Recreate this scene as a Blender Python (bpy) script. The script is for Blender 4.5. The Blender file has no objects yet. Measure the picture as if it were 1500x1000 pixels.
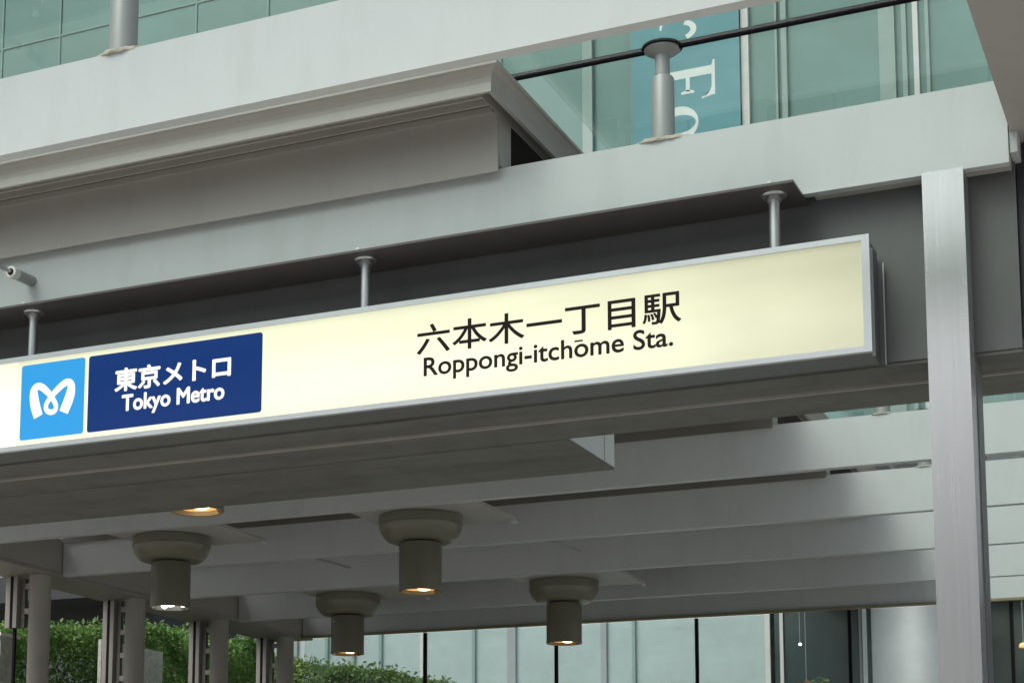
import bpy, bmesh, math, random
from mathutils import Matrix, Vector
random.seed(7)
SC = bpy.context.scene
COL = SC.collection
H = 1.6                      # eye height: heights below are written relative to the eye

# ------------------------------------------------------------------ camera, sky, sun, exposure
yaw, pit, rol = -0.471623401, 0.139749311, 0.0120402156
cy_, sy_ = math.cos(yaw), math.sin(yaw)
cp_, sp_ = math.cos(pit), math.sin(pit)
cr_, sr_ = math.cos(rol), math.sin(rol)
fwd = Vector((sy_*cp_, cy_*cp_, sp_))
right = Vector((cy_, -sy_, 0.0))
up = right.cross(fwd)
r2 = cr_*right + sr_*up
u2 = -sr_*right + cr_*up
cam = bpy.data.cameras.new("camera")
cam_o = bpy.data.objects.new("camera", cam)
COL.objects.link(cam_o)
cam_o.matrix_world = Matrix(((r2.x, u2.x, -fwd.x, 0), (r2.y, u2.y, -fwd.y, 0), (r2.z, u2.z, -fwd.z, H), (0, 0, 0, 1)))
cam.sensor_width = 36.0
cam.lens = 2634.34/1500*36.0
cam.shift_x = (750-492.71)/1500
cam.shift_y = (904.99-500)/1500
cam.clip_start = 0.1
cam.clip_end = 3000
SC.camera = cam_o

SUN_EL, SUN_AZ = math.radians(52), math.radians(200)      # azimuth measured clockwise from +Y
world = bpy.data.worlds.new("World")
SC.world = world
world.use_nodes = True
wn = world.node_tree
for n in list(wn.nodes): wn.nodes.remove(n)
wo = wn.nodes.new("ShaderNodeOutputWorld")
wb = wn.nodes.new("ShaderNodeBackground")
sk = wn.nodes.new("ShaderNodeTexSky")
sk.sky_type = 'NISHITA'
sk.sun_disc = False
sk.sun_elevation = SUN_EL
sk.sun_rotation = SUN_AZ
sk.air_density = 1.0
sk.dust_density = 6.0
sk.ozone_density = 1.0
hs = wn.nodes.new("ShaderNodeHueSaturation")           # overcast: the blue is greyed by cloud
hs.inputs['Saturation'].default_value = 0.50
wn.links.new(sk.outputs[0], hs.inputs['Color'])
wn.links.new(hs.outputs[0], wb.inputs[0])
wb.inputs[1].default_value = 0.13
wn.links.new(wb.outputs[0], wo.inputs[0])

sun = bpy.data.lights.new("sun", 'SUN')
sun.energy = 0.5
sun.angle = math.radians(25)
sun.color = (1.0, 0.96, 0.9)
sun_o = bpy.data.objects.new("sun", sun)
COL.objects.link(sun_o)
sd = Vector((math.sin(SUN_AZ)*math.cos(SUN_EL), math.cos(SUN_AZ)*math.cos(SUN_EL), math.sin(SUN_EL)))
sun_o.rotation_euler = (-sd).to_track_quat('-Z', 'Y').to_euler()
sun_o.location = sd*60

vs = SC.view_settings
vs.view_transform = 'Standard'
vs.look = 'None'
vs.gamma = 1.0
vs.use_curve_mapping = False
EXP = 0.5
vs.exposure = EXP
SC.cycles.max_bounces = 10
SC.cycles.diffuse_bounces = 6
SC.cycles.transparent_max_bounces = 16
EK = 2**(-EXP)

# ------------------------------------------------------------------ materials
def new_mat(name):
    m = bpy.data.materials.new(name)
    m.use_nodes = True
    nt = m.node_tree
    return m, nt, nt.nodes["Principled BSDF"]

def paint(name, col, rough=0.45, metal=0.0, var=0.08, scale=3.0, grime=0.0, bump=0.0, spec=0.5, stretch=(1, 1, 1), grain=60.0, rvar=1.0):
    """painted / metal / mineral surface: broad tone drift, fine grain, optional streaky grime"""
    m, nt, b = new_mat(name)
    N, L = nt.nodes, nt.links
    tc = N.new("ShaderNodeTexCoord")
    mp = N.new("ShaderNodeMapping"); mp.inputs['Scale'].default_value = stretch
    L.new(tc.outputs['Object'], mp.inputs[0])
    n1 = N.new("ShaderNodeTexNoise"); n1.inputs['Scale'].default_value = scale; n1.inputs['Detail'].default_value = 6
    n2 = N.new("ShaderNodeTexNoise"); n2.inputs['Scale'].default_value = grain; n2.inputs['Detail'].default_value = 3
    L.new(mp.outputs[0], n1.inputs[0]); L.new(mp.outputs[0], n2.inputs[0])
    ad = N.new("ShaderNodeMath"); ad.operation = 'MULTIPLY_ADD'
    ad.inputs[1].default_value = 0.35
    L.new(n2.outputs[0], ad.inputs[0]); L.new(n1.outputs[0], ad.inputs[2])
    rp = N.new("ShaderNodeMapRange")
    rp.inputs[1].default_value = 0.35; rp.inputs[2].default_value = 1.0
    rp.inputs[3].default_value = 1-var; rp.inputs[4].default_value = 1+var
    L.new(ad.outputs[0], rp.inputs[0])
    mx = N.new("ShaderNodeVectorMath"); mx.operation = 'SCALE'
    mx.inputs[0].default_value = col[:3]
    L.new(rp.outputs[0], mx.inputs['Scale'])
    out = mx.outputs[0]
    if grime:
        mg = N.new("ShaderNodeMapping"); mg.inputs['Scale'].default_value = (2.2, 2.2, 0.5)
        L.new(tc.outputs['Object'], mg.inputs[0])
        n3 = N.new("ShaderNodeTexNoise"); n3.inputs['Scale'].default_value = 2.0; n3.inputs['Detail'].default_value = 8; n3.inputs['Roughness'].default_value = 0.65
        L.new(mg.outputs[0], n3.inputs[0])
        r3 = N.new("ShaderNodeMapRange"); r3.inputs[1].default_value = 0.5; r3.inputs[2].default_value = 0.78; r3.inputs[3].default_value = 0; r3.inputs[4].default_value = grime
        L.new(n3.outputs[0], r3.inputs[0])
        mm = N.new("ShaderNodeMix"); mm.data_type = 'RGBA'
        L.new(r3.outputs[0], mm.inputs[0]); L.new(out, mm.inputs[6])
        mm.inputs[7].default_value = (col[0]*0.45, col[1]*0.42, col[2]*0.36, 1)
        out = mm.outputs[2]
    L.new(out, b.inputs['Base Color'])
    rr = N.new("ShaderNodeMapRange"); rr.inputs[3].default_value = max(0.03, rough-0.07*rvar); rr.inputs[4].default_value = min(1, rough+0.09*rvar)
    L.new(n1.outputs[0], rr.inputs[0]); L.new(rr.outputs[0], b.inputs['Roughness'])
    b.inputs['Metallic'].default_value = metal
    b.inputs['Specular IOR Level'].default_value = spec
    if bump:
        bp = N.new("ShaderNodeBump"); bp.inputs['Strength'].default_value = bump; bp.inputs['Distance'].default_value = 0.004
        L.new(n2.outputs[0], bp.inputs['Height']); L.new(bp.outputs[0], b.inputs['Normal'])
    return m

def glow(name, col, strength):
    m, nt, b = new_mat(name)
    b.inputs['Base Color'].default_value = (*[min(0.8, c) for c in col], 1)
    b.inputs['Emission Color'].default_value = (*col, 1)
    b.inputs['Emission Strength'].default_value = strength
    b.inputs['Roughness'].default_value = 0.3
    return m

def thin_glass(name, tint, refl=0.09, dust=0.06):
    m, nt, b = new_mat(name)
    N, L = nt.nodes, nt.links
    N.remove(b)
    o = N["Material Output"]
    tr = N.new("ShaderNodeBsdfTransparent"); tr.inputs[0].default_value = (*tint, 1)
    gl = N.new("ShaderNodeBsdfGlossy"); gl.inputs['Roughness'].default_value = 0.02
    lw = N.new("ShaderNodeLayerWeight"); lw.inputs[0].default_value = 0.35
    mr = N.new("ShaderNodeMapRange"); mr.inputs[3].default_value = refl*0.5; mr.inputs[4].default_value = min(0.7, refl*6)
    pw = N.new("ShaderNodeMath"); pw.operation = 'POWER'; pw.inputs[1].default_value = 2.0
    L.new(lw.outputs['Facing'], pw.inputs[0]); L.new(pw.outputs[0], mr.inputs[0])
    mx = N.new("ShaderNodeMixShader")
    L.new(mr.outputs[0], mx.inputs[0]); L.new(tr.outputs[0], mx.inputs[1]); L.new(gl.outputs[0], mx.inputs[2])
    df = N.new("ShaderNodeBsdfDiffuse"); df.inputs[0].default_value = (0.62, 0.66, 0.63, 1)
    tc = N.new("ShaderNodeTexCoord")
    dn = N.new("ShaderNodeTexNoise"); dn.inputs['Scale'].default_value = 2.2; dn.inputs['Detail'].default_value = 8; dn.inputs['Roughness'].default_value = 0.7
    L.new(tc.outputs['Object'], dn.inputs[0])
    dr = N.new("ShaderNodeMapRange"); dr.inputs[1].default_value = 0.35; dr.inputs[2].default_value = 0.75; dr.inputs[3].default_value = dust*0.4; dr.inputs[4].default_value = dust*1.8
    L.new(dn.outputs[0], dr.inputs[0])
    m2 = N.new("ShaderNodeMixShader")
    L.new(dr.outputs[0], m2.inputs[0]); L.new(mx.outputs[0], m2.inputs[1]); L.new(df.outputs[0], m2.inputs[2])
    L.new(m2.outputs[0], o.inputs[0])
    return m

M = {}
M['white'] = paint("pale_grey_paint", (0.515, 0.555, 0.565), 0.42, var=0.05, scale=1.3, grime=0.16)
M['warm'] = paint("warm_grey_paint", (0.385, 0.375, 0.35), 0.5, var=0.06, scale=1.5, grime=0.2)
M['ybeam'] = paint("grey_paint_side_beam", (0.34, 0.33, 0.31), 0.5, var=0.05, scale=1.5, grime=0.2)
M['warm_shaded'] = paint('shaded_cover_panel', (0.17, 0.165, 0.15), 0.55, var=0.08, grime=0.3)  # warm grey panel darkened: the shade between the beams is in the colour
M['ceil'] = paint('ceiling_plate_paint', (0.40, 0.40, 0.385), 0.5, var=0.05, grime=0.2)
M['recess_shade'] = paint('olive_brown_shade', (0.11, 0.10, 0.075), 0.6, var=0.15)  # dark strip colour that paints the shade inside the cornice hollow
M['deck'] = paint("dark_soffit", (0.045, 0.042, 0.04), 0.7)
M['girder'] = paint("dark_grey_steel", (0.115, 0.124, 0.126), 0.4, var=0.1, scale=2.0, grime=0.25)
M['soffit'] = paint("dark_weathered_soffit", (0.115, 0.12, 0.11), 0.6, var=0.3, scale=3.5, grime=0.7, stretch=(0.35, 2.5, 1))
M['navy'] = paint("dark_navy_gap_shade", (0.02, 0.022, 0.03), 0.6)
M['plate'] = paint("dark_plate", (0.085, 0.078, 0.08), 0.5, var=0.12, grime=0.3)
M['alu'] = paint("aluminium_frame", (0.58, 0.61, 0.64), 0.35, metal=0.55, var=0.05)
M['rod'] = paint("steel_rod", (0.55, 0.57, 0.58), 0.3, metal=0.85, var=0.06)
M['column'] = paint("brushed_steel", (0.55, 0.568, 0.58), 0.27, metal=0.75, var=0.06, scale=3.0, stretch=(20, 20, 0.5), grain=30, rvar=0.1)
M['post'] = paint("grey_post", (0.33, 0.345, 0.345), 0.4, metal=0.2, var=0.05)
M['black'] = paint("black_gasket", (0.008, 0.006, 0.010), 0.7, spec=0.15)
M['olive'] = paint("olive_trim", (0.23, 0.21, 0.125), 0.55, var=0.12, grime=0.3)
M['lamp'] = paint("olive_grey_lamp", (0.155, 0.156, 0.118), 0.33, var=0.06, scale=4)
M['reflector'] = paint("gold_reflector", (0.75, 0.5, 0.22), 0.2, metal=0.9)
M['reflector_w'] = paint("silver_reflector", (0.8, 0.8, 0.75), 0.2, metal=0.9)
M['bulb'] = glow("warm_lamp_glow", (1.0, 0.70, 0.36), 7.0*EK)
M['bulb_w'] = glow("white_lamp_glow", (1.0, 0.97, 0.9), 6.0*EK)
M['halo'] = glow("warm_diffuser", (1.0, 0.50, 0.16), 0.9*EK)
M['sealant'] = paint("dirty_sealant", (0.44, 0.41, 0.35), 0.9, var=0.35, scale=18, grime=0.6, bump=0.8)
M['fpost'] = paint("taupe_post", (0.31, 0.305, 0.28), 0.5, var=0.08, grime=0.2)
M['ladder'] = paint("dark_taupe", (0.12, 0.115, 0.10), 0.5)
M['glass_roof'] = thin_glass("roof_glass", (0.90, 0.965, 0.945), 0.07)
M['glass_screen'] = thin_glass("screen_glass", (0.90, 0.955, 0.95), 0.05)
M['pane_teal'] = paint("teal_facade_glass", (0.108, 0.235, 0.212), 0.22, var=0.16, scale=0.7, spec=0.6, grime=0.12)  # broad blotches paint soft cloud reflections into the glass colour
M['pane_blue'] = paint("pale_lower_facade_glass", (0.42, 0.51, 0.505), 0.3, var=0.06, scale=0.8, spec=0.5, stretch=(1, 1, 6))
M['pane_dark'] = paint("dark_shop_glass", (0.045, 0.075, 0.075), 0.12, var=0.3, scale=0.9, spec=0.5)
M['fin'] = paint("pale_mullion", (0.26, 0.36, 0.335), 0.4, var=0.05)
M['fin_t'] = paint("teal_mullion", (0.15, 0.275, 0.25), 0.4, var=0.05)
M['fin_w'] = paint("white_mullion", (0.66, 0.66, 0.64), 0.4, var=0.05)
M['fin_g'] = paint("grey_mullion", (0.34, 0.37, 0.38), 0.4, var=0.05)
M['banner'] = paint("teal_banner", (0.10, 0.30, 0.345), 0.55, var=0.12, scale=1.2)
M['print_w'] = paint("white_print", (0.8, 0.85, 0.84), 0.6, var=0.02)
M['concrete'] = paint("dark_concrete", (0.035, 0.04, 0.045), 0.8, var=0.25, scale=1.0, grime=0.4)
M['paving'] = paint("grey_paving", (0.42, 0.405, 0.37), 0.8, var=0.15, scale=0.6, bump=0.3)
M['earth'] = paint("earth_bank", (0.09, 0.07, 0.045), 0.95, var=0.3)
M['granite'] = paint("pale_granite", (0.42, 0.46, 0.40), 0.8, var=0.35, scale=22, bump=0.4)
M['bark'] = paint("bark", (0.10, 0.075, 0.05), 0.9, var=0.3, scale=8)
M['steel_drum'] = paint("satin_steel_cladding", (0.42, 0.43, 0.435), 0.5, metal=0.35, var=0.04)
M['flower'] = paint("red_petal", (0.45, 0.07, 0.04), 0.6)
M['pot'] = paint("terracotta", (0.30, 0.12, 0.07), 0.8)

def leaf_mat(name, c1, c2):
    m, nt, b = new_mat(name)
    N, L = nt.nodes, nt.links
    tc = N.new("ShaderNodeTexCoord")
    n = N.new("ShaderNodeTexNoise"); n.inputs['Scale'].default_value = 2.2; n.inputs['Detail'].default_value = 8
    w = N.new("ShaderNodeTexNoise"); w.inputs['Scale'].default_value = 30
    L.new(tc.outputs['Object'], n.inputs[0]); L.new(tc.outputs['Object'], w.inputs[0])
    a = N.new("ShaderNodeMath"); a.operation = 'MULTIPLY_ADD'; a.inputs[1].default_value = 0.9
    L.new(w.outputs[0], a.inputs[0]); L.new(n.outputs[0], a.inputs[2])
    r = N.new("ShaderNodeValToRGB")
    r.color_ramp.elements[0].position = 0.6; r.color_ramp.elements[0].color = (*c1, 1)
    r.color_ramp.elements[1].position = 1.25 if False else 1.0; r.color_ramp.elements[1].color = (*c2, 1)
    L.new(a.outputs[0], r.inputs[0])
    L.new(r.outputs[0], b.inputs['Base Color'])
    b.inputs['Roughness'].default_value = 0.45
    tl = N.new("ShaderNodeBsdfTranslucent"); L.new(r.outputs[0], tl.inputs[0])
    mx = N.new("ShaderNodeMixShader"); mx.inputs[0].default_value = 0.3
    o = N["Material Output"]
    L.new(b.outputs[0], mx.inputs[1]); L.new(tl.outputs[0], mx.inputs[2]); L.new(mx.outputs[0], o.inputs[0])
    return m
M['leaf'] = leaf_mat("hedge_leaves", (0.018, 0.055, 0.018), (0.15, 0.29, 0.065))
M['leaf2'] = leaf_mat("bright_hedge_leaves", (0.06, 0.13, 0.03), (0.17, 0.27, 0.075))

def lightbox_mat(name, x0, x1, z0, z1, left=False):
    """a back-lit acrylic face: tubes behind it make the middle brighter than the rims"""
    m, nt, b = new_mat(name)
    N, L = nt.nodes, nt.links
    tc = N.new("ShaderNodeTexCoord")
    sp = N.new("ShaderNodeSeparateXYZ"); L.new(tc.outputs['Object'], sp.inputs[0])
    fx = N.new("ShaderNodeMapRange"); fx.inputs[1].default_value = x0; fx.inputs[2].default_value = x1
    fz = N.new("ShaderNodeMapRange"); fz.inputs[1].default_value = z0; fz.inputs[2].default_value = z1
    L.new(sp.outputs[0], fx.inputs[0]); L.new(sp.outputs[2], fz.inputs[0])
    rx = N.new("ShaderNodeValToRGB"); rz = N.new("ShaderNodeValToRGB")
    def ramp(r, pts):
        e = r.color_ramp.elements
        while len(e) < len(pts): e.new(0.5)
        for el, (p, v) in zip(e, pts): el.position = p; el.color = (v, v, v, 1)
        r.color_ramp.interpolation = 'EASE'
    if left: ramp(rx, [(0, 1.2), (1, 1.2)])
    else: ramp(rx, [(0, 1.03), (0.40, 1.03), (0.60, 0.97), (0.78, 0.84), (0.9, 0.64), (1, 0.50)])
    ramp(rz, [(0, 0.90), (0.25, 1.0), (0.55, 1.0), (0.82, 0.86), (1, 0.72)])
    L.new(fx.outputs[0], rx.inputs[0]); L.new(fz.outputs[0], rz.inputs[0])
    n = N.new("ShaderNodeTexNoise"); n.inputs['Scale'].default_value = 2.4; n.inputs['Detail'].default_value = 5
    mpn = N.new('ShaderNodeMapping'); mpn.inputs['Scale'].default_value = (0.8, 1, 2.6)
    L.new(tc.outputs['Object'], mpn.inputs[0]); L.new(mpn.outputs[0], n.inputs[0])
    nr = N.new("ShaderNodeMapRange"); nr.inputs[1].default_value = 0.25; nr.inputs[2].default_value = 0.75; nr.inputs[3].default_value = 0.94; nr.inputs[4].default_value = 1.05
    L.new(n.outputs[0], nr.inputs[0])
    m1 = N.new("ShaderNodeMath"); m1.operation = 'MULTIPLY'; L.new(rx.outputs[0], m1.inputs[0]); L.new(rz.outputs[0], m1.inputs[1])
    m2 = N.new("ShaderNodeMath"); m2.operation = 'MULTIPLY'; L.new(m1.outputs[0], m2.inputs[0]); L.new(nr.outputs[0], m2.inputs[1])
    m3 = N.new("ShaderNodeMath"); m3.operation = 'MULTIPLY'; L.new(m2.outputs[0], m3.inputs[0]); m3.inputs[1].default_value = 0.94*EK
    b.inputs['Base Color'].default_value = (0.25, 0.25, 0.17, 1)
    b.inputs['Emission Color'].default_value = (0.99, 1.0, 0.72, 1) if not left else (1, 0.99, 0.78, 1)
    b.inputs['Roughness'].default_value = 0.12
    L.new(m3.outputs[0], b.inputs['Emission Strength'])
    return m

# ------------------------------------------------------------------ mesh helpers
def finish(name, bm, mat, parent=None, smooth=False, bevel=0.0):
    if bevel:
        es = [e for e in bm.edges if len(e.link_faces) == 2 and e.calc_face_angle(0) > 0.6]
        bmesh.ops.bevel(bm, geom=es, offset=bevel, segments=2, affect='EDGES', profile=0.6)
    bmesh.ops.recalc_face_normals(bm, faces=bm.faces[:])
    me = bpy.data.meshes.new(name)
    bm.to_mesh(me); bm.free()
    me.materials.append(mat)
    if smooth:
        for p in me.polygons: p.use_smooth = True
        try: me.set_sharp_from_angle(angle=math.radians(35))
        except Exception: pass
    o = bpy.data.objects.new(name, me)
    COL.objects.link(o)
    if parent: o.parent = parent
    return o

def add_box(bm, x0, x1, y0, y1, z0, z1):
    v = [bm.verts.new((x, y, z+H)) for x in (x0, x1) for y in (y0, y1) for z in (z0, z1)]
    for f in ((0, 1, 3, 2), (4, 6, 7, 5), (0, 4, 5, 1), (2, 3, 7, 6), (0, 2, 6, 4), (1, 5, 7, 3)):
        bm.faces.new([v[i] for i in f])

def box(name, x0, x1, y0, y1, z0, z1, mat, parent=None, bevel=0.004):
    """coordinates are world x/y and eye-relative z; the object's origin is put at the parent's"""
    bm = bmesh.new(); add_box(bm, x0, x1, y0, y1, z0, z1)
    o = finish(name, bm, mat, None, bevel=bevel)
    return put(o, parent)

def put(o, parent):
    if parent:
        o.parent = parent
        o.matrix_parent_inverse = Matrix.Translation(-parent.location)
    return o

def lathe(name, prof, cx, cy, mat, parent=None, seg=40, cap=True):
    bm = bmesh.new()
    rings = []
    for r, z in prof:
        rings.append([bm.verts.new((cx+r*math.cos(2*math.pi*i/seg), cy+r*math.sin(2*math.pi*i/seg), z+H)) for i in range(seg)])
    for a, b in zip(rings, rings[1:]):
        for i in range(seg):
            bm.faces.new((a[i], a[(i+1) % seg], b[(i+1) % seg], b[i]))
    if cap:
        bm.faces.new(rings[0]); bm.faces.new(rings[-1])
    o = finish(name, bm, mat, None, smooth=True)
    return put(o, parent)

def tube(name, p0, p1, r, mat, parent=None, seg=16, r1=None):
    p0 = Vector((p0[0], p0[1], p0[2]+H)); p1 = Vector((p1[0], p1[1], p1[2]+H))
    d = (p1-p0).normalized()
    a = d.orthogonal().normalized(); b = d.cross(a)
    bm = bmesh.new()
    ra = [bm.verts.new(p0+r*(a*math.cos(t)+b*math.sin(t))) for t in [2*math.pi*i/seg for i in range(seg)]]
    r1 = r if r1 is None else r1
    rb = [bm.verts.new(p1+r1*(a*math.cos(t)+b*math.sin(t))) for t in [2*math.pi*i/seg for i in range(seg)]]
    for i in range(seg): bm.faces.new((ra[i], ra[(i+1) % seg], rb[(i+1) % seg], rb[i]))
    bm.faces.new(ra); bm.faces.new(rb)
    o = finish(name, bm, mat, None, smooth=True)
    return put(o, parent)

def thing(name, label, cat, loc, group=None):
    o = bpy.data.objects.new(name, None)
    o.empty_display_size = 0.2
    o.location = (loc[0], loc[1], loc[2]+H)
    COL.objects.link(o)
    o['label'] = label; o['category'] = cat
    if group: o['group'] = group
    return o
def tag(o, label, cat, group=None):
    o['label'] = label; o['category'] = cat
    if group: o['group'] = group
    return o
def lab(o, s): o['label'] = s; return o
def struct(o): o['kind'] = 'structure'; return o
G = -H                                           # ground height, eye-relative

# ------------------------------------------------------------------ ground
bm = bmesh.new()
for f in ([(-400, -400), (400, -400), (400, 600), (-400, 600)],):
    bm.faces.new([bm.verts.new((x, y, 0)) for x, y in f])
struct(finish("pavement", bm, M['paving']))
bm = bmesh.new(); add_box(bm, -21, -12.75, 12, 34, G+0.004, 1.5)
struct(finish("planted_bank", bm, M['earth'], bevel=0.15))

# ------------------------------------------------------------------ the canopy: beams, deck, cornice, glass roof
KY = [6.05, 8.0, 9.9, 11.8, 13.7, 15.65, 17.5, 19.42, 21.15]
ZB, ZT = 3.10, 3.482
XR = -0.81
canopy = thing("entrance_canopy", "pale grey steel and glass canopy over the station entrance, with parallel cross beams", "canopy", (-5, 14, G))
for k, y in enumerate(KY):
    if k == 0:
        o = box("cross_beam", -14, XR-0.004, y, y+0.062, ZB, 3.458, M['white'], canopy)
        lab(o, "uppermost front beam, plain and bright")
    elif k == 1:
        # fascia plate with a returned lower flange
        bm = bmesh.new(); add_box(bm, -14, XR, y, y+0.05, ZB, ZT)
        o = put(finish("cross_beam", bm, M['white'], bevel=0.004), canopy)
        lab(o, "fascia beam directly above the lit sign")
        box("flange", -1.66, XR+0.0, y+0.053, y+0.1, ZB-0.002, ZB+0.05, M['warm'], canopy)
        box("end_return", XR+0.003, XR+0.035, y+0.02, y+0.42, ZB+0.05, 3.30, M['white'], canopy)
    else:
        box("cross_beam", -11.29, 0.9, y, y+0.085, ZB, ZT, M['white'], canopy)
# clip-on panels along the top of each beam, ending at the edge of the roof deck
for k, y in enumerate(KY):
    if k == 0: continue
    bm = bmesh.new()
    x0 = -11.45 if k == 1 else -11.28
    add_box(bm, x0, -3.186, y-0.05, y-0.036, 3.449, 3.80)
    o = put(finish("cover_panel", bm, M['warm'] if k == 1 else M['warm_shaded'], bevel=0.003), canopy)
    box("panel_lip", x0, -3.21, y-0.064, y-0.0505, 3.755, 3.785, M['warm'], canopy, bevel=0.003)
    bm = bmesh.new()                                 # the cut end return of the panel, notched at its foot
    xe = -3.186
    pts = [(y-0.035, 3.545), (y-0.010, 3.487), (y+0.12, 3.487), (y+0.12, 3.80), (y-0.035, 3.80)]
    a = [bm.verts.new((xe-0.02, p[0], p[1]+H)) for p in pts]; b = [bm.verts.new((xe+0.004, p[0], p[1]+H)) for p in pts]
    bm.faces.new(a); bm.faces.new(b)
    for i in range(len(pts)): bm.faces.new((a[i], a[(i+1) % len(pts)], b[(i+1) % len(pts)], b[i]))
    put(finish("panel_end", bm, M['warm']), canopy)
# roof deck
XD = -3.10
box("roof_deck", -11.45, XD-0.088, 7.97, 21.6, 3.803, 3.95, M['deck'], canopy)
# cornice swept along the front and the right edge of the deck
prof = [(-0.31, 3.802), (-0.205, 3.802), (-0.203, 3.752), (-0.188, 3.752), (-0.186, 3.802), (-0.105, 3.802), (-0.103, 3.745), (-0.086, 3.745), (-0.084, 3.802), (-0.022, 3.802), (-0.02, 3.728), (0.0, 3.728), (0.0, 3.775), (0.004, 3.80), (0.014, 3.822), (0.035, 3.838), (0.052, 3.842), (0.052, 3.858), (-0.31, 3.858)]
bm = bmesh.new()
yF = 7.65
secs = []
for mode in range(3):
    ring = []
    for o_, z in prof:
        if mode == 0: p = (-11.6, yF-o_, z+H)
        elif mode == 1: p = (XD+max(o_*0.95, -0.085), yF-o_, z+H)
        else: p = (XD+max(o_*0.95, -0.085), 21.7, z+H)
        ring.append(bm.verts.new(p))
    secs.append(ring)
for a, b in zip(secs, secs[1:]):
    for i in range(len(prof)):
        bm.faces.new((a[i], a[(i+1) % len(prof)], b[(i+1) % len(prof)], b[i]))
bm.faces.new(secs[0]); bm.faces.new(secs[2])
put(finish("cornice", bm, M['warm']), canopy)
box('cornice_shade_strip', -11.5, XD-0.09, 7.678, 7.94, 3.785, 3.80, M['recess_shade'], canopy, bevel=0)
# ceiling infill plates between the beams that carry the lamps
for k in (2, 4, 6):
    y = KY[k]+0.087
    for x in (-6.32, -8.86):
        box("ceiling_plate", x-0.6, x+0.6, y, y+(0.92 if k != 5 else 0.7), ZB+0.004, ZB+0.03, M['ceil'], canopy, bevel=0.003)
        box("plate_clip", x+0.57, x+0.606, y+(0.86 if k != 5 else 0.64), y+(0.95 if k != 5 else 0.73), ZB-0.02, ZB+0.002, M['white'], canopy, bevel=0.002)
tube('conduit', (-5.80, 15.76, ZB+0.012), (-5.72, 16.42, ZB+0.012), 0.012, M['post'], canopy, seg=8)
tube('conduit', (-8.30, 15.76, ZB+0.012), (-8.22, 16.42, ZB+0.012), 0.012, M['post'], canopy, seg=8)
# side edge beam over the round posts (left) and side beam (right)
box("side_beam", -11.42, -11.30, 9.5, 21.4, ZB+0.037, ZT+0.02, M['warm'], canopy)
box("side_sill", -11.95, -11.32, 9.5, 21.5, ZB+0.01, ZB+0.034, M['fpost'], canopy)
box("side_lip", -11.32, -11.285, 9.5, 21.4, ZB+0.0, ZB+0.03, M['fpost'], canopy, bevel=0.003)
box("rear_beam_trim", -11.3, 0.9, 21.09, 21.145, ZB-0.012, ZB+0.016, M['olive'], canopy, bevel=0.003)
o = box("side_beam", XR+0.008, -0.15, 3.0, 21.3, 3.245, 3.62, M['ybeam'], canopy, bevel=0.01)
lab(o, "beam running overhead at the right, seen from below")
# roof posts with clamp discs, black joint and glass
def roof_post(x, y, zbase, r=0.056):
    p = lathe("roof_post", [(r, zbase), (r, 3.80), (r-0.004, 3.812), (r*0.64, 3.822), (r*0.64, 3.925), (r*0.8, 3.93), (r*1.35, 3.944), (r*1.55, 3.952), (r*1.55, 3.96), (r*0.3, 3.96)], x, y, M['post'], canopy, seg=32)
    d = lathe("clamp_disc", [(r*1.72, 3.9605), (r*1.78, 3.966), (r*1.72, 3.974), (0.01, 3.976)], x, y, M['black'], None, seg=32)
    d.parent = p
    bm = bmesh.new()
    rnd = random.Random(int(x*100+y*7))
    bmesh.ops.create_icosphere(bm, subdivisions=4, radius=1.0)
    for v in bm.verts:
        n = Vector((v.co.x, v.co.y, max(v.co.z, -0.2)))
        w = 0.06*math.sin(v.co.x*5+x)+0.04*math.sin(v.co.x*13+v.co.y*9+x*3)+0.07*rnd.random()
        n *= 1+w
        v.co = Vector((x+n.x*0.135, y-0.012+n.y*0.05, zbase+H+n.z*0.026+0.0022*math.sin(v.co.x*17+x)+0.0015*math.sin(v.co.x*31+v.co.y*20)))
    if y > 9: bmesh.ops.scale(bm, vec=(0.7, 1, 0.55), space=Matrix.Translation((-x, -y, -(zbase+H))), verts=bm.verts[:])
    s = finish("sealant", bm, M['sealant'], None, smooth=True)
    s.parent = p
    return p
for k, y in enumerate(KY):
    zb_ = (3.459 if k == 0 else ZT+0.001)
    xs = [-2.37] if k else [-4.175, -2.37, -6.0, -7.8, -1.0]
    for x in xs: roof_post(x, y+0.05, zb_, 0.056 if k else 0.062)
for k, y in enumerate(KY):
    x0 = -14 if k == 0 else -3.4
    tube("roof_joint", (x0, y+0.05, 3.968), (XR+0.9, y+0.05, 3.968), 0.019, M['black'], canopy, seg=8)
ys = [5.0]+[y+0.05 for y in KY]
for a, b in zip(ys, ys[1:]):
    x0 = -14 if b < 9 else -3.0
    box("roof_pane", x0, XR+0.9, a+0.02, b-0.02, 3.962, 3.974, M['glass_roof'], canopy, bevel=0)
# hanger plate under the fascia, carrying the sign rods
box("hanger_plate", -14, -1.70, 7.79, 8.11, ZB-0.016, ZB-0.004, M['plate'], canopy, bevel=0.002)
# tie rod sleeve standing off the fascia
tr = tube("tie_rod", (-6.05, 7.81, 3.298), (-6.05, 6.12, 3.298), 0.0105, M['rod'], canopy)
s = tube("sleeve", (-6.05, 7.999, 3.302), (-6.05, 7.85, 3.299), 0.031, M['post'], None); s.parent = tr; s.matrix_parent_inverse = Matrix.Identity(4)
s = tube("collar_ring", (-6.05, 7.85, 3.299), (-6.05, 7.80, 3.298), 0.034, M['fin_w'], None); s.parent = tr
s = tube("socket", (-6.05, 7.802, 3.298), (-6.05, 7.796, 3.298), 0.019, M['black'], None); s.parent = tr
for c in tr.children: c.matrix_parent_inverse = (Matrix.Translation(-canopy.location)).inverted() if False else tr.matrix_world.inverted()

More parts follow.
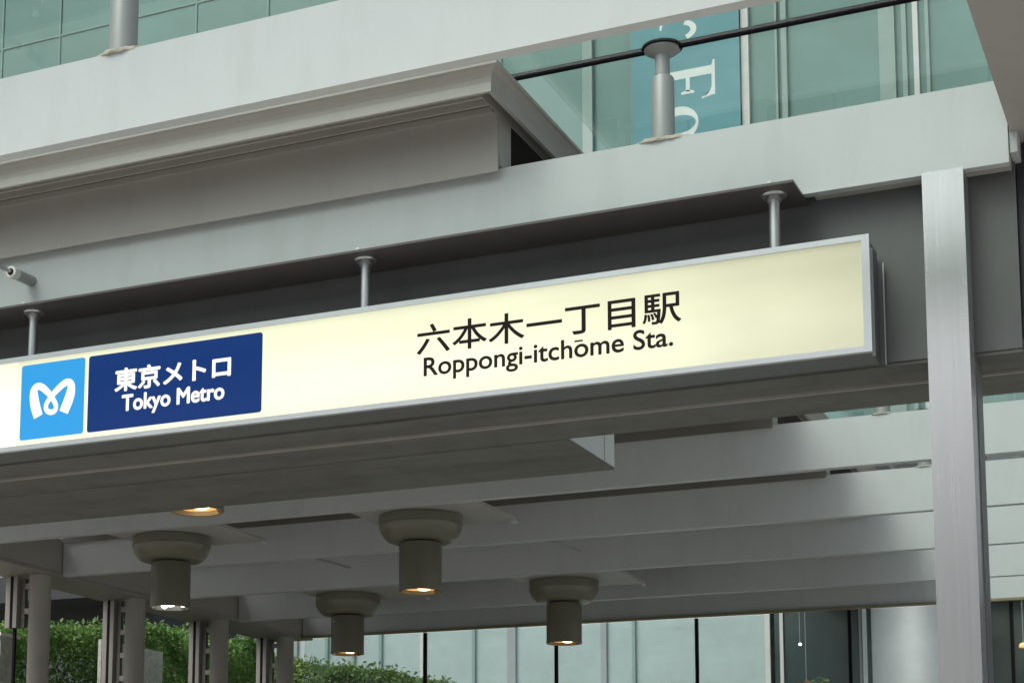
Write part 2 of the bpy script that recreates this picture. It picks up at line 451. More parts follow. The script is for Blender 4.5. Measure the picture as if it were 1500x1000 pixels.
# ------------------------------------------------------------------ dark girder behind the sign
gd = thing("steel_girder", "dark grey steel girder running behind the lit sign and the square column", "girder", (-5, 8.3, 2.28))
box("web_panel", -14, -0.80, 8.135, 8.40, 2.30, 3.40, M['girder'], gd, bevel=0.006)
box("bottom_plate", -14, -0.80, 8.14, 8.42, 2.283, 2.298, M['soffit'], gd, bevel=0.003)
box("trim_strip", -14, -0.80, 8.432, 8.452, 2.272, 2.33, M['fpost'], gd, bevel=0.002)
box("rear_plate", -14, -0.80, 8.475, 8.835, 2.281, 2.60, M['soffit'], gd, bevel=0.004)
box("gap_shade_block", -0.797, -0.68, 8.16, 8.8, 2.35, 3.24, M['navy'], gd, bevel=0.004)  # dark block added in place of the shaded gap past the girder
hb = thing("shutter_housing", "long dark grey-green soffit box under the canopy, behind the sign girder", "shutter box", (-8, 9.2, 2.28))
box("housing_soffit", -14, -3.150, 8.845, 9.63, 2.279, 2.291, M['soffit'], hb, bevel=0.003)
box("housing_body", -14, -3.156, 8.847, 9.627, 2.293, 2.80, M['girder'], hb, bevel=0.003)
box("end_plate", -3.154, -3.148, 8.847, 9.45, 2.293, 2.80, M['white'], hb, bevel=0)
box("end_flange", -3.154, -3.146, 9.458, 9.627, 2.293, 2.80, M['white'], hb, bevel=0.001)

# ------------------------------------------------------------------ square steel column
col_t = thing("steel_column", "square brushed steel column standing in front of the dark girder at the right", "column", (-1.09, 8.1, G))
box("shaft", -1.172, -0.997, 7.96, 8.128, G, ZB-0.004, M['column'], col_t, bevel=0.006)
box("rear_channel", -1.150, -0.992, 8.131, 8.30, G, 2.279, M['girder'], col_t, bevel=0.004)
box("base_plate", -1.30, -0.87, 7.88, 8.40, G+0.001, G+0.03, M['post'], col_t, bevel=0.004)

# ------------------------------------------------------------------ illuminated sign
SX0, SX1, SZ0, SZ1, SY = -7.6, -1.388, 2.281, 2.815, 7.85
sg = thing("station_sign", "long cream backlit station sign hanging on steel rods under the fascia", "sign", (-4, 7.98, SZ0))
box("sign_body", SX0, SX1-0.012, SY+0.032, 8.10, SZ0+0.006, SZ1-0.006, M['girder'], sg, bevel=0.004)
box("body_rib", SX1-0.0115, SX1+0.0, SY+0.075, SY+0.082, SZ0+0.0, SZ1-0.04, M['alu'], sg, bevel=0)
box("back_frame", SX0, SX1+0.012, 8.102, 8.108, SZ0+0.004, SZ1-0.06, M['girder'], sg, bevel=0)
box("edge_strip", SX1+0.0125, SX1+0.017, 8.098, 8.110, SZ0+0.002, SZ1-0.058, M['alu'], sg, bevel=0)
fr = bmesh.new()
t = 0.028
add_box(fr, SX0, SX1, SY, SY+0.03, SZ1-0.026, SZ1)
add_box(fr, SX0, SX1, SY, SY+0.03, SZ0, SZ0+0.026)
add_box(fr, SX1-0.034, SX1, SY+0.0004, SY+0.0304, SZ0+0.0262, SZ1-0.0262)
put(finish("sign_frame", fr, M['alu'], bevel=0.003), sg)
XS = -6.014
M['face'] = lightbox_mat("cream_lightbox", XS, SX1, SZ0+H, SZ1+H)
M['face_l'] = lightbox_mat("white_lightbox", SX0, XS, SZ0+H, SZ1+H, True)
box("sign_face", XS+0.002, SX1-0.0345, SY+0.011, SY+0.016, SZ0+0.0265, SZ1-0.0265, M['face'], sg, bevel=0)
o = box("sign_face", SX0, XS-0.002, SY+0.011, SY+0.016, SZ0+0.0265, SZ1-0.0265, M['face_l'], sg, bevel=0)
lab(o, "brighter face panel left of the vertical joint")
def screen_print(name, col, k, base=None):
    m, nt, b = new_mat(name)
    b.inputs['Base Color'].default_value = (*(base or col), 1)
    b.inputs['Roughness'].default_value = 0.3
    b.inputs['Specular IOR Level'].default_value = 0.2
    if k:
        b.inputs['Emission Color'].default_value = (*col, 1)
        b.inputs['Emission Strength'].default_value = k*EK
    return m
M['sky_blue'] = screen_print("sky_blue_backlit", (0.018, 0.33, 0.78), 0.84, (0.03, 0.12, 0.22))
M['deep_blue'] = screen_print("deep_blue_backlit", (0.001, 0.036, 0.21), 0.72, (0.004, 0.012, 0.04))
M['white_lit'] = screen_print("white_backlit", (1, 0.985, 0.88), 0.97, (0.3, 0.3, 0.28))
M['ink'] = screen_print("black_ink", (0, 0, 0), 0, (0.018, 0.008, 0.010))

def rounded(name, x0, x1, z0, z1, y, r, mat, parent, depth=0.002):
    bm = bmesh.new()
    pts = []
    for cx, cz, a0 in ((x1-r, z1-r, 0), (x0+r, z1-r, 90), (x0+r, z0+r, 180), (x1-r, z0+r, 270)):
        for i in range(7):
            a = math.radians(a0+15*i)
            pts.append((cx+r*math.cos(a), cz+r*math.sin(a)))
    f = [bm.verts.new((x, y-depth, z+H)) for x, z in pts]; b = [bm.verts.new((x, y, z+H)) for x, z in pts]
    bm.faces.new(f); bm.faces.new(b)
    for i in range(len(pts)): bm.faces.new((f[i], f[(i+1) % len(pts)], b[(i+1) % len(pts)], b[i]))
    return put(finish(name, bm, mat), parent)
FY = SY+0.0108
emb = rounded("logo_panel", -5.991, -5.566, 2.337, 2.762, FY, 0.016, M['sky_blue'], sg)
nam = rounded("name_panel", -5.541, -4.457, 2.337, 2.762, FY, 0.016, M['deep_blue'], sg)

def text_part(name, body, x0, x1, z0, z1, y, mat, parent, wt=0.0, depth=0.0012, extra=()):
    c = bpy.data.curves.new(name, 'FONT')
    c.body = body
    c.size = 1.0
    c.resolution_u = 6
    tmp = bpy.data.objects.new(name, c)
    COL.objects.link(tmp)
    dg = bpy.context.evaluated_depsgraph_get(); dg.update()
    me = bpy.data.meshes.new_from_object(tmp.evaluated_get(dg))
    bpy.data.objects.remove(tmp); bpy.data.curves.remove(c)
    xs = [v.co.x for v in me.vertices]; zs = [v.co.y for v in me.vertices]
    ax, bx, az, bz = min(xs), max(xs), min(zs), max(zs)
    for v in me.vertices:
        u = (v.co.x-ax)/(bx-ax); w = (v.co.y-az)/(bz-az)
        v.co = Vector((x0+(x1-x0)*u, y, z0+(z1-z0)*w+H))
    bm = bmesh.new(); bm.from_mesh(me)
    bmesh.ops.remove_doubles(bm, verts=bm.verts[:], dist=1e-5)
    base = bm.faces[:]
    if wt:                                            # heavier strokes: shifted copies of each glyph, a hair apart in depth
        for i in range(8):
            d = bmesh.ops.duplicate(bm, geom=base)
            an = math.pi*i/4
            bmesh.ops.translate(bm, verts=[g for g in d['geom'] if isinstance(g, bmesh.types.BMVert)], vec=(wt*math.cos(an), -0.00004*(i+1), wt*math.sin(an)))
    bmesh.ops.translate(bm, verts=bm.verts[:], vec=(0, -depth, 0))
    bpy.data.meshes.remove(me)
    for x_, z_, w_, h_ in extra:
        vv = [bm.verts.new((x_+a_*w_, y-depth, z_+b_*h_+H)) for a_, b_ in ((0, 0), (1, 0), (1, 1), (0, 1))]
        bm.faces.new(vv)
    o = finish(name, bm, mat)
    return put(o, parent)
def sub(o, p, root):
    """third level: child of a part whose own parent sits at root"""
    o.parent = p
    o.matrix_parent_inverse = Matrix.Identity(4)
    return o
PY = FY-0.0024
text_part("lettering", "六本木一丁目駅", -3.578, -2.243, 2.531, 2.680, FY, M['ink'], sg, 0.0022)
text_part("lettering", "Roppongi-itchome Sta.", -3.540, -2.283, 2.390, 2.512, FY, M['ink'], sg, 0.0021, extra=((-2.760, 2.494, 0.042, 0.0085),))
t1 = text_part("lettering", "東京メトロ", -5.364, -4.646, 2.545, 2.668, PY, M['white_lit'], None, 0.0042)
t2 = text_part("lettering", "Tokyo Metro", -5.315, -4.682, 2.405, 2.518, PY, M['white_lit'], None, 0.0036)
# emblem: a ribbon of changing width looped into a rounded M
ctrl = [(215, 487, 50), (196, 430, 52), (186, 375, 47), (188, 340, 38), (207, 322, 33), (232, 328, 33), (262, 352, 31), (287, 380, 26), (306, 410, 24), (313, 432, 24), (306, 455, 24), (285, 462, 26), (264, 455, 24), (257, 432, 24), (264, 408, 24), (285, 378, 26), (312, 346, 31), (345, 314, 33), (372, 298, 33), (392, 308, 36), (394, 345, 46), (382, 395, 52), (357, 462, 50)]
def cat(p0, p1, p2, p3, t):
    return [0.5*((2*b)+(c-a)*t+(2*a-5*b+4*c-d)*t*t+(3*b-a-3*c+d)*t**3) for a, b, c, d in zip(p0, p1, p2, p3)]
pp = []
for i in range(len(ctrl)-1):
    a = ctrl[max(0, i-1)]; b = ctrl[i]; c = ctrl[i+1]; d = ctrl[min(len(ctrl)-1, i+2)]
    for s_ in range(6): pp.append(cat(a, b, c, d, s_/6))
pp.append(list(ctrl[-1]))
# picture of the emblem measured inside its own square: map to the panel (the panel edges slope in the measure)
def em(px, py):
    u = (px-112)/(465-112)
    top = 212+(162-212)*u; bot = 620+(572-620)*u
    w = (py-top)/(bot-top)
    return (-5.991+0.425*u, 2.762-0.425*w+H)
P2 = [(Vector(em(p[0], p[1])), p[2]/353*0.425/2) for p in pp]
bm = bmesh.new()
rows = []
for i, (p, w) in enumerate(P2):
    q0 = P2[max(0, i-1)][0]; q1 = P2[min(len(P2)-1, i+1)][0]
    d = (q1-q0).normalized(); n = Vector((-d.y, d.x))
    yy = PY-0.0006-0.0000045*i*6
    rows.append([bm.verts.new((p.x+n.x*w, yy, p.y+n.y*w)), bm.verts.new((p.x-n.x*w, yy, p.y-n.y*w))])
for a, b in zip(rows, rows[1:]): bm.faces.new((a[0], a[1], b[1], b[0]))
t3 = finish("emblem", bm, M['white_lit'])
for t_, p_ in ((t1, nam), (t2, nam), (t3, emb)):
    t_.parent = p_
    t_.matrix_parent_inverse = Matrix.Translation(-sg.location).inverted() if False else Matrix.Identity(4)
# hanging rods
for x in (-1.815, -3.893, -5.966, -8.04):
    r = lathe("hanging_rod", [(0.025, SZ1-0.02), (0.025, 3.05), (0.034, 3.052), (0.034, 3.066), (0.027, 3.068), (0.027, 3.072), (0.055, 3.075), (0.058, 3.0835)], x, 7.915, M['rod'], sg, seg=28)
    n_ = lathe("bolt_head", [(0.02, ZB-0.0035), (0.02, ZB+0.012), (0.012, ZB+0.018)], x, 7.83, M['fin_w'], None, seg=6)
    n_.parent = r

# ------------------------------------------------------------------ downlights under the canopy
lathe_raw = lathe
def downlight(x, y, label, white=False, zt=ZB+0.003):
    t = thing("downlight", label, "ceiling lamp", (x, y, 2.44), "downlights under the canopy")
    zt -= 0.002
    def lathe(nm, prof, *a_, **k_): return lathe_raw(nm, [(r_*0.94, z_) for r_, z_ in prof], *a_, **k_)
    lathe("drum", [(0.385, zt), (0.392, zt-0.012), (0.392, zt-0.082), (0.386, zt-0.083), (0.386, zt-0.090), (0.392, zt-0.091), (0.386, zt-0.12), (0.365, zt-0.162), (0.33, zt-0.203), (0.305, zt-0.222), (0.29, zt-0.226), (0.05, zt-0.224)], x, y, M['lamp'], t, seg=56)
    zc = zt-0.242
    lathe("neck", [(0.165, zt-0.227), (0.165, zc+0.002)], x, y, M['black'], t, seg=40, cap=False)
    lathe("barrel", [(0.16, zc), (0.196, zc), (0.2, zc-0.006), (0.2, 2.452), (0.203, 2.45), (0.203, 2.436), (0.199, 2.432), (0.186, 2.432), (0.184, 2.44), (0.184, 2.6)], x, y, M['lamp'], t, seg=48, cap=False)
    b = M['bulb_w'] if white else M['bulb']
    lathe("reflector", [(0.1825, 2.437), (0.16, 2.47), (0.115, 2.52), (0.06, 2.55)], x, y, M['reflector_w'] if white else M['reflector'], t, seg=40, cap=False)
    if white:
        for dx, dy, r in ((0.02, -0.03, 0.055), (-0.1, 0.06, 0.03), (0.11, 0.05, 0.025)):
            lathe("bulb", [(0.006, 2.44), (r*0.7, 2.445), (r, 2.46), (r*0.8, 2.49), (0.01, 2.50)], x+dx, y+dy, b, t, seg=16)
    else:
        lathe("diffuser", [(0.155, 2.462), (0.10, 2.458), (0.006, 2.457)], x, y, M['halo'], t, seg=32)
        lathe("bulb", [(0.006, 2.438), (0.04, 2.441), (0.062, 2.452), (0.06, 2.4565)], x+0.045, y-0.02, b, t, seg=20)
    L = bpy.data.lights.new("lamp_light", 'SPOT'); L.energy = 22; L.color = (1, 0.72, 0.42) if not white else (1, 0.95, 0.85)
    L.spot_size = math.radians(110); L.spot_blend = 0.6; L.shadow_soft_size = 0.12
    lo = bpy.data.objects.new("lamp_light", L); COL.objects.link(lo); lo.location = (x, y, 2.425+H); put(lo, t)
    return t
downlight(-6.42, 14.2, "lit downlight nearest below the sign, centre of the ceiling with orange glow")
downlight(-9.0, 14.2, "downlight with white bulb, leftmost drum lamp beside the round posts", True)
downlight(-9.06, 18.05, "small lit downlight in the far row, just above the hedge")
downlight(-6.475, 18.05, "lit downlight in the far row, rightmost of the drum lamps")
downlight(-6.37, 10.36, "lit downlight mostly hidden behind the dark soffit box, only its mouth showing")

# ------------------------------------------------------------------ round posts and guide frames on the left side
ords = ["first and nearest round taupe post at the far left under the edge beam", "second round taupe post from the left, left of the white bulb lamp", "third round taupe post from the left, before the dark green hedge", "fourth round taupe post, at the back corner beside the pale facade"]
ords2 = ["guide frame with black slot at the left picture edge, cut off above a ledge", "guide frame with black slot between first and second round posts", "guide frame with black slot left of the third round post", "guide frame with black slot beside the back corner post"]
for i, k in enumerate((5, 6, 7, 8)):
    y = KY[k]-0.10; x = -11.50
    p = thing("round_post", ords[i], "post", (x, y, G), "round posts under the edge beam")
    lathe("shaft", [(0.117, G), (0.117, 3.06), (0.124, 3.07), (0.124, ZB+0.008)], x, y, M['fpost'], p, seg=32)
    lathe("base_ring", [(0.15, G), (0.15, G+0.02), (0.11, G+0.03)], x, y, M['ladder'], p, seg=32)
    g = thing("guide_frame", ords2[i], "frame", (-11.8, y, G), "slotted guide frames beside the round posts")
    zb0 = 2.55 if i == 0 else G
    zt = ZB+0.008
    yf = y-0.02
    box("guide_bar", -11.905, -11.845, yf-0.05, yf+0.05, zb0, zt, M['fpost'], g)
    box("slot", -11.845, -11.805, yf-0.046, yf+0.05, zb0, zt-0.002, M['black'], g, bevel=0)
    box("guide_bar", -11.805, -11.755, yf-0.05, yf+0.05, zb0, zt, M['fpost'], g)
    box("rack_bar", -11.735, -11.685, yf+0.0, yf+0.05, zb0, zt-0.02, M['ladder'], g)
    z = 3.0
    while z > (zb0 if i == 0 else 1.8):
        box("bracket", -11.735+0.05, -11.61, yf-0.0, yf+0.045, z-0.03, z+0.03, M['fpost'], g)
        box("bracket_shadow_plate", -11.755, -11.60, yf+0.046, yf+0.056, z-0.05, z+0.05, M['ladder'], g) if False else None
        z -= 0.27
    if i == 0:
        box("stand", -11.83, -11.80, yf, yf+0.03, G, 2.55, M['black'], g)
lw = thing("low_wall", "white capped low wall at the lower left picture edge", "wall", (-13, 15.6, G))
box("wall_body", -14.5, -12.12, 15.7, 15.95, G+0.004, 2.50, M['granite'], lw, bevel=0.01)
box("wall_cap", -14.6, -12.08, 15.65, 16.0, 2.503, 2.54, M['fin_w'], lw, bevel=0.01)

# ------------------------------------------------------------------ glass screen at the rear of the canopy
scr = thing("glass_screen", "clear glass screen with black upright joints below the rear beam", "glass screen", (-5.9, 21.2, G))
MX = [-9.508, -7.709, -5.914, -4.099, -2.322]
edges = [-11.3]+MX+[-0.52, 0.9]
for a, b in zip(edges, edges[1:]):
    box("pane", a+0.018, b-0.018, 21.19, 21.202, G+0.02, ZB-0.016, M['glass_screen'], scr, bevel=0)
for x in MX+[-0.52]:
    box("joint_bar", x-0.017, x+0.017, 21.17, 21.225, G+0.01, ZB-0.016, M['black'], scr, bevel=0.002)

# ------------------------------------------------------------------ steel clad round pillar beyond the screen
pl = thing("round_pillar", "thick satin steel clad round pillar beyond the rear glass screen", "pillar", (-3.93, 25.3, G))
lathe("cladding", [(0.66, G), (0.66, 4.9), (0.6, 5.0)], -3.93, 25.3, M['steel_drum'], pl, seg=64)
box("seam_strip", -4.72, -4.66, 25.28, 25.34, G, 4.9, M['fin_g'], pl)
lathe("plinth", [(0.72, G), (0.72, G+0.15), (0.67, G+0.17)], -3.93, 25.3, M['girder'], pl, seg=64)

# ------------------------------------------------------------------ facade of the glass building behind
F = 32.0
bd = thing("glass_building", "teal glass building with pale mullions rising behind the canopy", "building", (-14, F, G))
box("core_wall", -60, 14, F+0.35, F+12, G, 30, M['pane_dark'], bd, bevel=0)
up_x = [-41.6, -39.8, -38, -36.2, -34.4, -32.6, -30.8, -29.0, -27.2, -25.3, -23.65, -21.8, -19.97, -18.15, -16.4, -14.6, -12.75, -10.9, -10.03, -7.80, -7.07, -5.22, -3.3, -1.5, 0.3, 2.1, 3.9, 5.7, 7.5]
rows = [(7.0, 12.6), (12.6, 19.0), (19.0, 25.0), (25.0, 30.0)]
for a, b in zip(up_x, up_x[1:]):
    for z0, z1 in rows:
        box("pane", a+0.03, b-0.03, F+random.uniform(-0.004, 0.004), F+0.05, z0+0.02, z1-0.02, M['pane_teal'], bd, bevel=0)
wide = {-10.9: (0.10, M['fin']), -7.80: (0.07, M['fin_w']), -5.22: (0.14, M['fin']), -7.07: (0.05, M['fin'])}
for x in up_x:
    w, m_ = wide.get(x, (0.024, M['fin_t']))
    bm_ = box("mullion", x-w, x+w, F-(0.12 if w > 0.03 else 0.03), F-0.012, 7.0, 30, m_, bd, bevel=0.006)
for x, w, m_ in ((-7.98, 0.05, M['fin']), (-7.22, 0.02, M['fin']), (-4.92, 0.04, M['fin']), (-4.72, 0.045, M['fin_w']), (-4.52, 0.03, M['fin'])):
    box("mullion", x-w, x+w, F-0.10, F-0.014, 7.0, 30, m_, bd, bevel=0.004)
for z in (12.6, 19.0, 25.0):
    box("transom", -42, 8, F-0.028, F-0.010, z-0.02, z+0.02, M['fin_t'], bd, bevel=0.004)
box("spandrel", -42, 8, F-0.3, F+0.05, 6.2, 7.0, M['fin_g'], bd)
low_x = [-41, -35, -29, -25, -21, -19, -18.0, -17.2, -16.5, -15.9, -15.3, -14.4, -13.3, -12.52, -10.68, -10.1, -7.62]
for a, b in zip(low_x, low_x[1:]):
    box("pane", a+0.015, b-0.015, F+random.uniform(-0.01, 0.01), F+0.05, G+0.1, 6.2, M['pane_blue'], bd, bevel=0)
for x in low_x:
    w, m_ = {-12.52: (0.085, M['fin_g']), -10.68: (0.055, M['fin_g']), -14.4: (0.03, M['fin_w']), -7.62: (0.045, M['fin_w'])}.get(x, (0.03, M['fin']))
    box("mullion", x-w, x+w, F-0.08, F-0.012, G, 6.2, m_, bd, bevel=0.004)
dk_x = [-7.53, -7.375, -6.0, -4.5, -3.0, -1.5, 0, 1.5, 3, 5, 8]
for a, b in zip(dk_x, dk_x[1:]):
    box("pane", a+0.02, b-0.02, F, F+0.05, G+0.1, 6.2, M['pane_dark'], bd, bevel=0)
for x in dk_x[1:]:
    w, m_ = (0.03, M['fin_w']) if x == -7.375 else (0.02, M['fin_g'])
    box("mullion", x-w, x+w, F-0.06, F-0.012, G, 6.2, m_, bd, bevel=0.004)

# banner with serif lettering that reads downward
bn = thing("banner", "tall teal banner with white serif lettering hung on the glass facade", "banner", (-9, F-0.2, 6))
BX0, BX1 = -9.96, -7.88
box("cloth", BX0, BX1, F-0.20, F-0.18, 9.0, 21.5, M['banner'], bn, bevel=0)
tube("batten", (BX0-0.05, F-0.19, 21.5), (BX1+0.05, F-0.19, 21.5), 0.04, M['fin_w'], bn)
def poly_letters(name, polys, y, mat, parent, holes=()):
    """flat letters: list of closed outlines in (x, z) world, cut about 3 mm thick"""
    bm = bmesh.new()
    for pts in polys:
        f = [bm.verts.new((x, y-0.003, z+H)) for x, z in pts]; b = [bm.verts.new((x, y, z+H)) for x, z in pts]
        bm.faces.new(f); bm.faces.new(b)
        for i in range(len(pts)): bm.faces.new((f[i], f[(i+1) % len(pts)], b[(i+1) % len(pts)], b[i]))
    bmesh.ops.triangulate(bm, faces=[f for f in bm.faces if len(f.verts) > 4])
    return put(finish(name, bm, mat), parent)
def rot_letter(polys, x_left, z_top, size):
    """letter space: u right 0..1, v up 0..1 -> turned a quarter clockwise: v runs to the right, u runs down"""
    return [[(x_left+v*size, z_top-u*size) for u, v in p] for p in polys]
def arc_ring(cu, cv, ru, rv, iu, iv, a0=0, a1=360, n=40):
    qs = []
    for i in range(n):
        t0 = math.radians(a0+(a1-a0)*i/n); t1 = math.radians(a0+(a1-a0)*(i+1)/n)
        qs.append([(cu+ru*math.cos(t0), cv+rv*math.sin(t0)), (cu+ru*math.cos(t1), cv+rv*math.sin(t1)), (cu+iu*math.cos(t1), cv+iv*math.sin(t1)), (cu+iu*math.cos(t0), cv+iv*math.sin(t0))])
    return qs
Fp = [[(0.0, 0.0), (0.36, 0.0), (0.36, 0.035), (0.26, 0.06), (0.26, 0.94), (0.10, 0.94), (0.10, 0.06), (0.0, 0.035)],
      [(0.0, 0.965), (0.10, 0.94), (0.26, 0.94), (0.66, 0.94), (0.66, 1.0), (0.0, 1.0)],
      [(0.60, 0.94), (0.66, 0.94), (0.70, 0.76), (0.67, 0.755), (0.62, 0.87), (0.52, 0.935), (0.40, 0.9405)],
      [(0.26, 0.47), (0.52, 0.47), (0.52, 0.54), (0.26, 0.54)],
      [(0.49, 0.54), (0.52, 0.62), (0.56, 0.62), (0.56, 0.38), (0.52, 0.38), (0.49, 0.47)]]
op = arc_ring(0.33, 0.34, 0.33, 0.35, 0.17, 0.30)
rp = [[(0.0, 0.0), (0.38, 0.0), (0.38, 0.035), (0.28, 0.06), (0.28, 0.68), (0.0, 0.66), (0.0, 0.63), (0.13, 0.60), (0.13, 0.06), (0.0, 0.035)]]+arc_ring(0.46, 0.42, 0.19, 0.26, 0.10, 0.15, 20, 170, 16)
ep = arc_ring(0.33, 0.34, 0.33, 0.35, 0.19, 0.29, 0, 325, 36)+[[(0.16, 0.34), (0.62, 0.34), (0.62, 0.39), (0.16, 0.39)]]
sz = 1.056
xl = -9.406
yb = F-0.2005
for pl_, z_ in ((ep, 18.95), (rp, 18.15), (ep, 17.25), (rp, 16.43), (Fp, 15.25), (op, 14.43), (rp, 13.62)):
    poly_letters("lettering", rot_letter(pl_, xl, z_, sz), yb, M['print_w'], bn)

# ------------------------------------------------------------------ dark building behind the hedge on the left
db = thing("dark_building", "dark concrete building with overhanging slab behind the hedge on the left", "building", (-25, 30, G))
box("wall", -44, -18.35, 28.4, 31.5, G, 5.0, M['concrete'], db, bevel=0.02)
box("roof_slab", -45, -18.25, 27.4, 31.6, 5.0, 5.5, M['concrete'], db, bevel=0.02)
for x in (-41, -36, -31, -26, -21):
    w_ = box("window", x-1.6, x+1.6, 28.33, 28.40, 2.6, 4.4, M['pane_dark'], db, bevel=0)

# ------------------------------------------------------------------ the street front opposite, mirrored in steel and glass
ob = thing("office_block", "pale office block with dark window bands across the street", "building", (-5, -34, G))
box("wall", -45, 40, -46, -34, G, 13.0, M['fin_g'], ob, bevel=0.05)
for i in range(4):
    box("window", -44, 39, -34.0+0.003, -33.95, 0.8+i*3.1, 2.6+i*3.1, M['pane_dark'], ob, bevel=0)

# ------------------------------------------------------------------ hedges, granite slab, plants
def hedge(name, label, cat_, x0, x1, y0, y1, ztop, zlow, n, mat, seed, leaf=0.05):
    rnd = random.Random(seed)
    t = thing(name, label, cat_, ((x0+x1)/2, (y0+y1)/2, G), "hedges beyond the canopy")
    bm = bmesh.new()
    cl = [(rnd.uniform(x0, x1), rnd.uniform(y0, y1), rnd.uniform(0.35, 0.75)) for _ in range(int((x1-x0)*(y1-y0)*2.2)+6)]
    def top(x, y):
        b = ztop(x, y)
        h = 0
        for cx, cy2, r in cl:
            d2 = ((x-cx)**2+(y-cy2)**2)/(r*r)
            if d2 < 1: h = max(h, 0.26*math.sqrt(1-d2))
        return b+h-0.15
    for i in range(n):
        u = rnd.random()
        if u < 0.42:                                  # top skin
            x, y = rnd.uniform(x0, x1), rnd.uniform(y0, y1); z = top(x, y)-abs(rnd.gauss(0, 0.07))
            if rnd.random() < 0.06: z += rnd.uniform(0.02, 0.14)
        elif u < 0.72:                                # face toward the entrance (+x side and -y side)
            x, y = x1-abs(rnd.gauss(0, 0.16)), rnd.uniform(y0, y1); z = rnd.uniform(zlow, top(x, y))
            x += 0.13*math.sin(y*3.1+z*2.3)+0.1*math.sin(z*5+y*1.3)
        else:
            x, y = rnd.uniform(x0, x1), y0+abs(rnd.gauss(0, 0.16)); z = rnd.uniform(zlow, top(x, y))
            y += 0.13*math.sin(x*3.1+z*2.3)+0.1*math.sin(z*5+x*1.3)
        s = leaf*rnd.uniform(0.6, 1.35)
        d = Vector((rnd.gauss(0, 1), rnd.gauss(0, 1), rnd.gauss(0.5, 0.8))).normalized()
        a = d.orthogonal().normalized(); a.rotate(Matrix.Rotation(rnd.uniform(0, 6.28), 3, d)); b = d.cross(a)
        c = Vector((x, y, z+H))
        v = [bm.verts.new(c-a*s), bm.verts.new(c+b*s*0.5+d*s*0.12), bm.verts.new(c+a*s*1.1), bm.verts.new(c-b*s*0.5+d*s*0.12)]
        bm.faces.new(v)
    put(finish("foliage", bm, mat), t)
    bm = bmesh.new()                                  # twiggy core that closes the inside of the hedge
    add_box(bm, x0+0.3, x1-0.38, y0+0.38, y1-0.3, zlow-0.3, min(ztop(x1, y0), ztop(x1, y1), ztop(x0, y1))-0.42)
    put(finish("twig_core", bm, M['leaf'], bevel=0.12), t)
    for j in range(4):
        xx = x0+(x1-x0)*(j+0.5)/4
        tube("stem", (xx, (y0+y1)/2, 0.9 if x1 < -12.7 and False else G+0.004), (xx+0.1, (y0+y1)/2, zlow+0.2), 0.05, M['bark'], t, seg=8)
    return t
hedge("hedge", "dense dark green hedge seen between the round posts on the left", "hedge", -15.6, -13.3, 15.8, 25.3, lambda x, y: 2.93+0.125*(min(y, 23.2)-18.5)-0.35*max(0, y-23.2), 1.3, 95000, M['leaf'], 3, 0.037)
hedge("hedge", "bright green hedge top behind the rear glass screen", "hedge", -12.9, -9.7, 23.2, 24.9, lambda x, y: 2.97-0.15*(x+12.4)-0.6*max(0, x+10.5), 1.7, 36000, M['leaf2'], 5, 0.036)
gs = box("stone_slab", -12.85, -12.8, 18.62, 20.05, G+0.01, 2.85, M['granite'], None, bevel=0.015)
tag(gs, "pale speckled granite slab in front of the dark hedge", "stone slab")
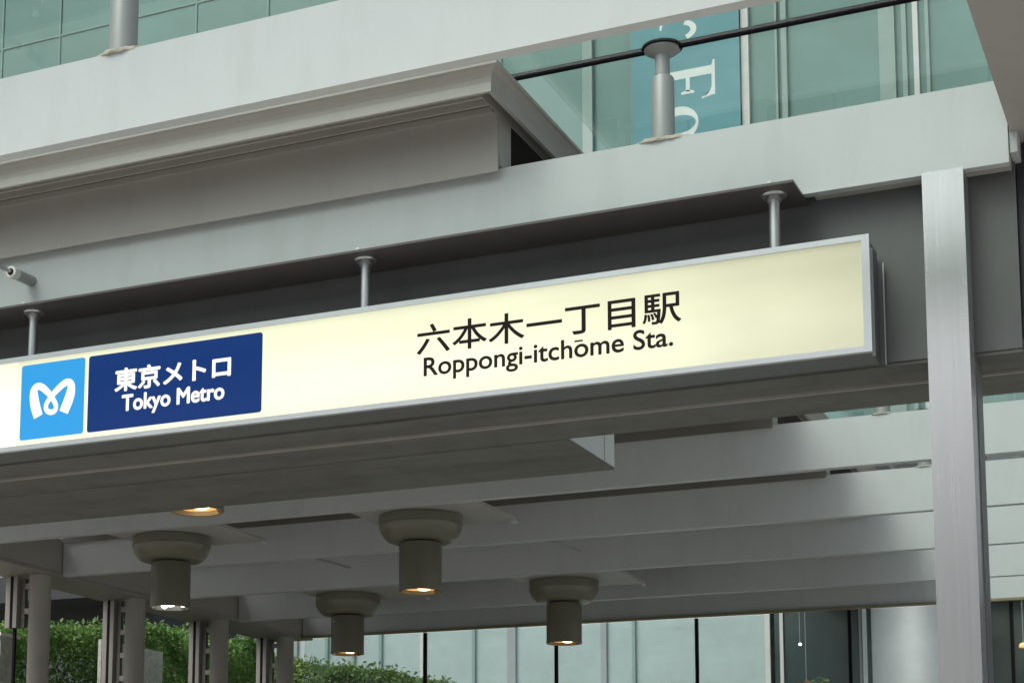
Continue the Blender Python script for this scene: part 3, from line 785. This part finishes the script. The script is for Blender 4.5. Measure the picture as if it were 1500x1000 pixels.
# pot plant with red flowers at the bottom edge
pt = thing("potted_plant", "potted plant with green leaves and red flowers by the shop glass", "plant", (-4.86, 23, G))
lathe("pot", [(0.16, G), (0.24, G+0.4), (0.26, G+0.42), (0.22, G+0.42)], -4.95, 23.2, M['pot'], pt, seg=24)
tube("stem", (-4.95, 23.2, G+0.4), (-4.93, 23.2, 2.2), 0.03, M['bark'], pt)
bm = bmesh.new(); rnd = random.Random(9)
for i in range(420):
    c = Vector((-4.9+rnd.gauss(0, 0.1), 23.2+rnd.gauss(0, 0.16), 2.24+H+rnd.gauss(0, 0.11)))
    a = Vector((rnd.gauss(0, 1), rnd.gauss(0, 1), rnd.gauss(0, 1))).normalized(); b = a.orthogonal().normalized()
    s = 0.045
    bm.faces.new([bm.verts.new(c-a*s), bm.verts.new(c+b*s*0.5), bm.verts.new(c+a*s), bm.verts.new(c-b*s*0.5)])
put(finish("leaves", bm, M['leaf2']), pt)
bm = bmesh.new()
for i in range(60):
    c = Vector((-5.05+rnd.gauss(0, 0.05), 23.05+rnd.gauss(0, 0.05), 2.40+H+rnd.gauss(0, 0.03)))
    a = Vector((rnd.gauss(0, 1), rnd.gauss(0, 1), rnd.gauss(0, 1))).normalized(); b = a.orthogonal().normalized()
    s = 0.04
    bm.faces.new([bm.verts.new(c-a*s), bm.verts.new(c+b*s*0.7), bm.verts.new(c+a*s), bm.verts.new(c-b*s*0.7)])
put(finish("flowers", bm, M['flower']), pt)
# pendant lamps in the dark shop bay
for (x, y, z, m_, lb) in ((-5.294, 24.0, 3.072, M['bulb_w'], "small white pendant lamp hanging in the dark bay left of the round pillar"), (-2.50, 24.0, 2.925, M['halo'], "orange pendant lamp glowing in the dark bay right of the square column")):
    p = thing("pendant_lamp", lb, "lamp", (x, y, z), "pendant lamps in the dark bay")
    lathe("bulb", [(0.004, z-0.018), (0.016, z-0.013), (0.02, z), (0.016, z+0.013), (0.004, z+0.018)] if x < -4 else [(0.005, z-0.03), (0.05, z-0.022), (0.055, z), (0.04, z+0.03), (0.01, z+0.04)], x, y, m_, p, seg=16)
    for dx in (-0.004, 0.07) if x < -4 else (0.0,):
        tube("cord", (x+dx, y, z+0.03 if dx < 0.01 else z-0.6), (x+dx, y, 5.2), 0.004, M['fin_g'], p, seg=6)
cb = thing("entrance_soffit", "dark soffit over the shop bay behind the rear glass screen", "soffit", (-3, 26, 5.2))
box("soffit_slab", -7.3, 8, 23.4, 31.8, 5.2, 5.6, M['concrete'], cb, bevel=0.01)
